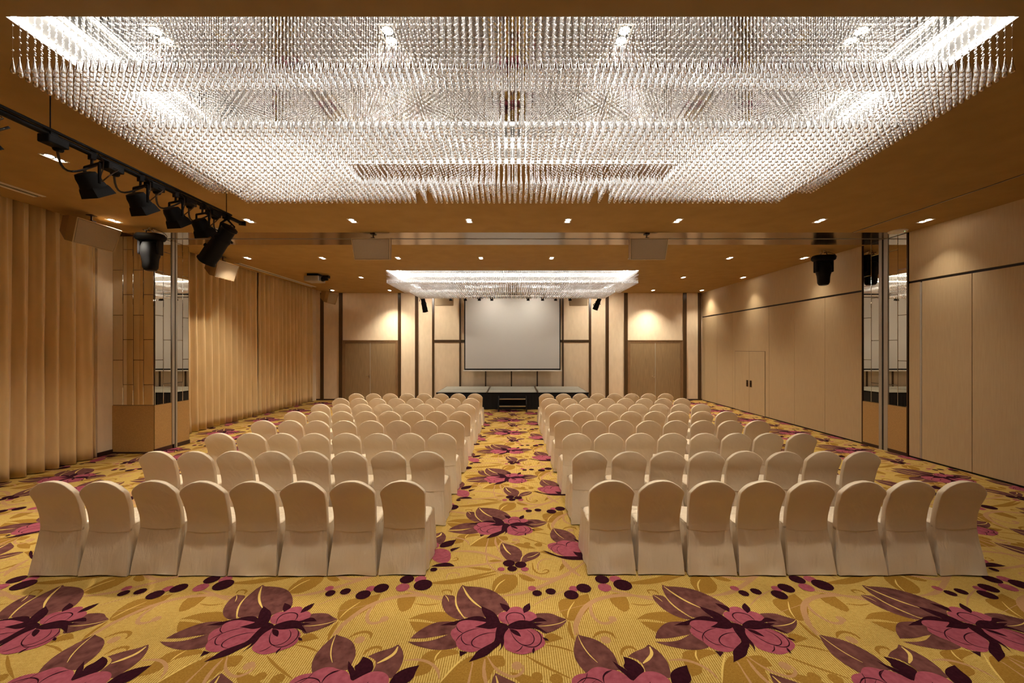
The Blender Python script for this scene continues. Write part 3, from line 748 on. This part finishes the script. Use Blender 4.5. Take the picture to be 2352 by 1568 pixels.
# ------------------------------------------------------------------ downlights with their lamps
LAMPW = 205.
def downlight(x, y, z, label, power=1., group='twin recessed downlights', rot=0., ang=112, tilt=(0, 0), colour=(1., .915, .765), blend=1.):
    r = thing('downlight', label, 'downlight', (x, y, z), rot, group)
    w, l = .062, .120
    f = MB()
    for a in ((-w, w, -l, -l + .012), (-w, w, l - .012, l), (-w, -w + .012, -l + .012, l - .012), (w - .012, w, -l + .012, l - .012)): f.box(a[0], a[1], a[2], a[3], -.006, .0)
    f.build('trim_ring', M['white'], r)
    MB().box(-w + .012, w - .012, -l + .012, l - .012, -.002, .0).build('baffle', M['black'], r)
    for s in (-1, 1):
        mb = MB(); mb.lathe([(.043, -.0025), (.041, -.006), (.001, -.007)], 18, Matrix.Translation((0, s * .054, 0))); mb.build('lamp', M['lens'], r)
    if power > 0:
        L = bpy.data.lights.new('downlight_lamp', 'SPOT'); L.energy = LAMPW * power; L.color = colour; L.spot_size = R(ang); L.spot_blend = blend; L.shadow_soft_size = .05
        lo = bpy.data.objects.new('downlight_lamp', L); COL.objects.link(lo); lo.parent = r; lo.location = (0, 0, -.012); lo.rotation_euler = (R(tilt[0]), R(tilt[1]), 0)
    return r
# row before the mirror band
XA = [-7.35, -4.86, -2.95, -.80, 1.02, 3.05, 5.67, 7.62]
for i, x in enumerate(XA):
    downlight(x, 7.35, H, 'lit twin downlight, %s from the curtains in the ceiling row before the mirror band' % ORD[i], *((.5, 'twin recessed downlights', 0, 84) if i == 7 else (3.2 if i == 0 else 1.3, 'twin recessed downlights', 0, 118 if i == 0 else 112)))
XB = [-6.9, -4.95, -2.98, -.82, 1.02, 3.10, 5.66, 7.60]
for i, x in enumerate(XB):
    downlight(x, 10.38, H, 'lit twin downlight, %s from the curtains in the ceiling row past the mirror band' % ORD[i], *((.5, 'twin recessed downlights', 0, 84) if i == 7 else (2.0 if i == 0 else 1.3, 'twin recessed downlights', 0, 118 if i == 0 else 112)))
for x, lab in ((-5.02, 'curtain side of the far chandelier'), (5.67, 'partition side of the far chandelier'), (7.66, 'partition wall level with the far chandelier')):
    downlight(x, 13.22, H, 'lit twin downlight near the ' + lab, .65 if x > 7 else 2.3, ang=84 if x > 7 else 112)
XD = [-7.3, -4.98, 5.70, 7.68]
for x, lab in zip(XD, ('curtain corner by the stage wall', 'curtain side door ceiling', 'partition side door ceiling', 'partition corner by the stage wall')):
    downlight(x, 16.15, H, 'lit twin downlight in the ' + lab, .9 if x > 7 else 2.9, ang=104)
for i, x in enumerate((-3.6, -.85, .85, 3.6)):  # unseen fixtures added to light the stage wall; inner pair matches screen glow
    downlight(x, 15.35, H, 'unseen twin downlight added behind the far chandelier, %s from the curtains' % ORD[i], .5 if abs(x) < 1 else 1.1, tilt=(30, 0), ang=140)
downlight(-5.67, 4.93, H, 'lit twin downlight alone in the ceiling beyond the lighting bar', 2.6)
# unseen rows added behind the camera to light the nearest chairs
for yy, nm, pw in ((1.3, 'first row behind the camera', .20), (-1.6, 'second row behind the camera', .20)):
    for i, x in enumerate((-6.0, -3.6, -1.2, 1.2, 3.6, 6.0)):
        downlight(x, yy, H, 'added unseen twin downlight, %s from the curtains in the %s' % (ORD[i], nm), pw * (2.2 if i == 0 else 1))
for i, px in enumerate((370, 895, 1430, 1965)):
    downlight(cx(px, 3.35), 3.35, HM - .001, 'lit twin downlight, %s from the curtains inside the near chandelier' % ORD[i], 1.8, 'downlights inside the chandelier')

# ------------------------------------------------------------------ loudspeakers hung from the ceiling
def speaker(x, y, zt, yaw, label, tilt=12, s=1.):
    r = thing('loudspeaker', label, 'speaker', (x, y, H), yaw, 'beige loudspeakers hung from the ceiling')
    T = Matrix.Translation((0, 0, zt - H)) @ Matrix.Rotation(R(tilt), 4, 'X')
    # cabinet: wedge, wide grille face towards local -Y, narrower back
    def ring(y_, w, a, b, wb): return [T @ Vector(p) for p in ((-w, y_, b), (w, y_, b), (wb, y_, a), (-wb, y_, a))]
    mb = MB(); mb.loft([ring(-.16, .39, -.42, 0, .355), ring(-.02, .385, -.42, 0, .35), ring(.22, .26, -.30, -.03, .24)]); mb.build('cabinet', M['spk'], r, bevel=.006)
    g1 = MB(); g1.loft([ring(-.162, .378, -.41, -.012, .344), ring(-.172, .37, -.404, -.018, .338)]); g1.build('grille', M['grille'], r)
    e = MB()
    for a, b in (((-.39, 0), (.39, 0)), ((.39, 0), (.355, -.42)), ((.355, -.42), (-.355, -.42)), ((-.355, -.42), (-.39, 0))):
        e.tube([T @ Vector((a[0], -.165, a[1])), T @ Vector((b[0], -.165, b[1]))], .007, 6)
    e.build('edge_trim', M['spkedge'], r)
    k_ = MB(); k_.tube([(0, 0, 0), (0, 0, zt - H - .01)], .014); k_.box(-.05, .05, -.05, .05, -.012, 0); k_.box(-.035, .035, -.05, .05, zt - H - .03, zt - H + .02)
    k_.build('hanging_bracket', M['bronze'], r); return r
speaker(-2.87, 8.22, 4.46, 0, 'beige loudspeaker before the mirror band, curtain half of the room')
speaker(2.77, 8.22, 4.46, 0, 'beige loudspeaker before the mirror band, partition half of the room')
speaker(-7.45, 7.05, 4.44, R(92), 'large beige loudspeaker beside the nearest curtain', 16)
speaker(-7.45, 10.25, 4.44, R(92), 'beige loudspeaker beside the second curtain behind the black profile light', 16)
speaker(-7.3, 15.95, 4.44, R(90), 'beige loudspeaker in the far corner by the curtain end', 16)
speaker(cx(1021, 15.9), 15.9, 4.33, 0, 'brass toned loudspeaker beside the screen top on the curtain side', 8)
speaker(cx(1328, 15.9), 15.9, 4.33, 0, 'brass toned loudspeaker beside the screen top on the partition side', 8)

# ------------------------------------------------------------------ moving head lights
def moving_head(x, y, label, yaw):
    r = thing('moving_head_light', label, 'stage light', (x, y, H), yaw, 'moving head lights under the ceiling')
    b = MB(); T = Matrix.Translation((0, 0, -.185))
    b.lathe([(.18, -.07), (.22, -.062), (.245, -.03), (.245, .02), (.22, .06), (.1, .07)], 24, T, None, (1, .55), 4.); b.build('base_unit', M['black'], r, smooth=True, sharp=40)
    ym = MB()
    for s in (-1, 1):
        ym.loft([[(s * .165 + a, bq, z) for a, bq in ((-.028, -.07), (.028, -.07), (.028, .07), (-.028, .07))] for z in (-.24, -.30, -.45, -.53)])
    ym.box(-.17, .17, -.08, .08, -.29, -.245); ym.build('yoke', M['black'], r, bevel=.02)
    h = MB(); h.lathe([(.06, -.27), (.12, -.30), (.145, -.38), (.15, -.47), (.14, -.56), (.128, -.60), (.122, -.66), (.115, -.78), (.09, -.83), (.02, -.832)], 22, None, None, (1, .95), 2.6)
    hd = h.build('head', M['black'], r, smooth=True, sharp=35)
    l = MB(); l.lathe([(.085, -.834), (.07, -.842), (.01, -.846)], 20); l.build('lens', M['blackg'], hd)
    k_ = MB()
    for s in (-1, 1):
        k_.tube([(s * .09, 0, -.115), (s * .045, -.03, -.06), (s * .03, 0, -.0)], .012, 8); k_.tube([(s * .11, -.04, -.05), (s * .04, .05, -.045)], .014, 8)
        k_.box(s * .09 - .03, s * .09 + .03, -.05, .05, -.125, -.108)
    k_.build('hanging_clamp', M['chrome'], r, label='shiny hanging clamp')
    w = MB(); w.tube([(.02, .03, -.0), (.14, .02, -.05), (.24, 0, -.09), (.29, 0, -.15), (.27, .02, -.22)], .006, 6); w.build('power_cable', M['rubber'], r); return r
moving_head(-7.07, 7.78, 'black moving head light in front of the curtain side mirrored pier', R(8))
moving_head(7.48, 9.58, 'black moving head light by the partition wall past the mirror band', R(-8))

# ------------------------------------------------------------------ lighting bar with lanterns
BX, BZ = -4.20, 4.14
lb = thing('lighting_bar', 'black lighting bar with sockets and cable loops along the curtain side', 'lighting bar', (BX, 2.6, BZ))
mb = MB(); mb.tube([(0, 0, 0), (0, 3.6, 0)], .026, 12); mb.tube([(.035, .2, .03), (.03, 1.6, .035), (.035, 3.3, .03)], .016, 8); mb.build('pipe', M['black'], lb, smooth=True, sharp=60)
mb = MB(); mb.tube([(-.03, 3.56, 0), (.05, 3.6, 0)], .035, 12); mb.build('end_cap', M['black'], lb)
for y in (.35, 1.05, 1.58, 2.08, 2.56, 3.0):
    s = MB(); s.box(-.06, .05, y - .085, y + .085, -.085, -.01); s.lathe([(.035, -.07), (.04, -.0), (.03, .02)], 12, axis_mat((-.03, y + .06, -.09), (-.3, .2, -.9))); s.build('socket_box', M['black'], lb, bevel=.01)
    k_ = MB(); pts = [(-.03 - .10 * math.sin(math.pi * t / 10), y + .05 + .035 * t - .0, -.08 - .13 * math.sin(math.pi * t / 10)) for t in range(11)]
    k_.tube(pts, .010, 8); k_.build('cable_loop', M['rubber'], lb, smooth=True)
for y in (1.02, 3.25):
    h = MB(); h.tube([(0, y, 0), (0, y, H - BZ)], .005, 8); h.box(-.04, .04, y - .03, y + .03, -.04, .045); h.box(-.02, .02, y - .02, y + .02, H - BZ - .008, H - BZ); h.build('hanger', M['black'], lb)
def par_can(x, y, zpipe, d, label, group, s=1., face=0.):
    r = thing('par_lantern', label, 'stage light', (x, y, zpipe), face, group)
    d = Vector(d).normalized(); c0 = Vector((-.02, 0, -.33 * s)); A = axis_mat(c0, d, 0)
    k_ = MB(); k_.box(-.03, .03, -.02, .02, -.055, .03); k_.tube([(0, 0, -.04), (-.005, 0, -.125 * s)], .012, 8); k_.build('hook_clamp', M['black'], r)
    yk = MB(); w = .145 * s
    for a, b in (((-w, -.13 * s), (w, -.13 * s)), ((-w, -.13 * s), (-w * 1.04, -.36 * s)), ((w, -.13 * s), (w * 1.04, -.36 * s))):
        yk.tube([(a[0], 0, a[1]), (b[0], 0, b[1])], .016 * s, 6)
    yk.build('yoke', M['black'], r)
    bd = MB(); q = [(.05, -.115), (.085, -.105), (.098, -.06), (.10, 0), (.112, .05)]
    bd.lathe([(a * s, z * s) for a, z in q], 20, A, None, (1, 1), 3.2); b_ = bd.build('body', M['black'], r, smooth=True, sharp=40)
    hd = MB(); hd.loft([[A @ Vector((a * w_ * s, b * w_ * s, z * s)) for a, b in ((-1, -1), (1, -1), (1, 1), (-1, 1))] for w_, z in ((.092, .045), (.10, .07), (.114, .15), (.110, .15), (.095, .075))], cap1=True); hd.build('hood', M['black'], r)
    l = MB(); l.tube([(w * .9, .01, -.30 * s), (w * .95, .03, -.18 * s), (.06, .06, -.05), (.0, .05, .02)], .005, 6); l.tube([(w, .02, -.33 * s), (w + .07, .04, -.27 * s), (w + .05, .12, -.16 * s), (.02, .16, -.07)], .006, 6); l.build('safety_cable', M['bronze'], r)
    return r
AX = (-.12, .55, -.82)
PY = [3.07, 3.98, 4.50, 4.97, 5.40]
for i, y in enumerate(PY):
    par_can(BX, y, BZ, AX, 'black stage lantern, %s along the lighting bar counted from the camera end' % ORD[i], 'stage lanterns on the lighting bar', .86, R(-20))
def profile_spot(x, y, zpipe, d, label, L=.64, s=1.):
    r = thing('profile_spot', label, 'stage light', (x, y, zpipe), 0, 'long profile spotlights')
    d = Vector(d).normalized(); top = Vector((.05, 0, -.16)); A = axis_mat(top, d, R(20))
    b = MB(); q = [(.03, -.02), (.095, 0), (.10, .03), (.085, .05), (.088, .17), (.105, .20), (.108, .22), (.10, .25), (.105, .42), (.112, .44), (.108, .60), (.118, .62), (.118, .64), (.02, .64)]
    b.lathe([(a * s, z * L / .64) for a, z in q], 20, A, None, (1, 1), 3.); bo = b.build('barrel', M['black'], r, smooth=True, sharp=30)
    n_ = MB(); n_.lathe([(.02, 0), (.026, .03), (.005, .04)], 10, axis_mat(A @ Vector((.09, .05, .42 * L / .64)), A.to_3x3() @ Vector((1, .5, 0)))); n_.box(-.135, -.09, -.03, .03, .19, .215, None, A); n_.box(.09, .135, -.03, .03, .23, .25, None, A); n_.build('shutter_knob', M['black'], bo)
    k_ = MB(); k_.box(-.03, .03, -.02, .02, -.055, .03); k_.build('hook_clamp', M['black'], r)
    yk = MB(); yk.tube([(0, 0, -.04), (-.02, -.09, -.12), (-.05, -.115, -.28)], .014, 6); yk.tube([(0, 0, -.04), (.04, .10, -.12), (-.02, .115, -.28)], .014, 6); yk.build('yoke', M['black'], r)
    return r
profile_spot(BX, 5.86, BZ, (-.62, .10, -.74), 'long black profile spotlight at the far end of the lighting bar')
bar2 = thing('lighting_bar', 'black lighting bar across the room just before the stage', 'lighting bar', (0, 15.0, 4.24))
mb = MB(); mb.tube([(-3.6, 0, 0), (3.6, 0, 0)], .025, 10); mb.build('pipe', M['black'], bar2, smooth=True, sharp=60)
for x in (-3.0, 0, 3.0):
    h = MB(); h.tube([(x, 0, 0), (x, 0, H - 4.24)], .010, 8); h.box(x - .05, x + .05, -.05, .05, H - 4.24 - .01, H - 4.24); h.build('hanger', M['black'], bar2)
for i, px in enumerate((1036.8, 1070, 1102, 1130.7, 1214.4, 1247.5, 1277.4, 1310.6)):
    x = cx(px, 15.0)
    zz = 4.24
    par_can(x, 15.0, zz, (.0, .25, -.95), 'small black stage lantern over the stage, %s from the curtain side' % ORD[i], 'stage lanterns over the stage', .50)
profile_spot(cx(968, 15), 15.0, 4.24, (.12, .30, -.9), 'black profile spotlight over the stage on the curtain side', .52, .8)
profile_spot(cx(1374, 15), 15.0, 4.24, (-.30, .30, -.85), 'black profile spotlight over the stage on the partition side', .45, .8)

# ------------------------------------------------------------------ small ceiling items
pj = thing('projector', 'pale projector with a black lens arm under the ceiling near the curtains', 'projector', (-6.15, 12.6, H), 0)
MB().box(-.36, .10, -.18, .30, -.25, -.08).build('case', M['alum'], pj, bevel=.02)
MB().box(-.30, .04, -.1, .22, -.08, 0).build('ceiling_mount', M['black'], pj)
mb = MB(); mb.lathe([(.07, 0), (.075, .06), (.055, .1), (.05, .2), (.01, .2)], 14, axis_mat((.08, .05, -.16), (1, .1, .05))); mb.box(.16, .34, -.04, .10, -.13, -.05); mb.build('lens_arm', M['black'], pj)
def ap(x, y, lab):
    r = thing('ceiling_access_point', lab, 'access point', (x, y, H), 0, 'white access points')
    mb = MB(); mb.lathe([(.15, 0), (.155, -.012), (.14, -.035), (.08, -.048), (.005, -.05)], 24); mb.build('cover', M['white'], r, smooth=True, sharp=50)
    d = MB(); d.lathe([(.008, -.052), (.006, -.056), (.001, -.057)], 8, Matrix.Translation((.03, -.11, .012))); d.build('status_light', emit('green_status_light', (.3, 1., .4), 3.), r)
ap(-5.90, 7.88, 'round white access point on the ceiling behind the black profile light')
ap(7.72, 7.98, 'round white access point on the ceiling at the partition side pier')
def slot(x, y0, y1, lab):
    r = thing('ceiling_vent', lab, 'air vent', (x, (y0 + y1) / 2, H), 0, 'linear slot diffusers'); l = (y1 - y0) / 2
    f = MB(); f.box(-.10, -.04, -l, l, -.008, 0); f.box(.04, .10, -l, l, -.008, 0); f.build('flange', M['white'], r)
    MB().box(-.04, .04, -l, l, -.003, 0).build('slot', M['dark'], r); MB().box(-.008, .008, -l, l, -.006, -.002).build('blade', M['alum'], r)
slot(-7.33, 3.0, 6.18, 'long pale slot diffuser above the nearest curtain')
slot(-7.60, 11.0, 15.25, 'long pale slot diffuser above the far curtains')

# ------------------------------------------------------------------ world, camera, view
W = bpy.data.worlds.new('world'); SC.world = W; W.use_nodes = True
W.node_tree.nodes['Background'].inputs[0].default_value = (0, 0, 0, 1); W.node_tree.nodes['Background'].inputs[1].default_value = 0.
cam = bpy.data.cameras.new('camera'); co = bpy.data.objects.new('camera', cam); COL.objects.link(co)
co.location = (0, 0, CAMZ); co.rotation_euler = (R(90), 0, 0)
cam.sensor_width = 36.; cam.lens = 36. * F / 2352.; cam.shift_y = 16. / 2352.; cam.shift_x = -1. / 2352.; cam.clip_start = .05; cam.clip_end = 100
SC.camera = co
vs = SC.view_settings; SC.display_settings.display_device = 'sRGB'
vs.view_transform = 'Standard'; vs.look = 'None'; vs.gamma = 1.; vs.use_curve_mapping = False; vs.exposure = EXPO
cy = SC.cycles
cy.max_bounces = 14; cy.diffuse_bounces = 4; cy.glossy_bounces = 6; cy.transmission_bounces = 12; cy.transparent_max_bounces = 8
M['lens'].cycles.emission_sampling = 'NONE'; cy.sample_clamp_indirect = 6.; cy.blur_glossy = .5; cy.use_denoising = True; cy.use_light_tree = False
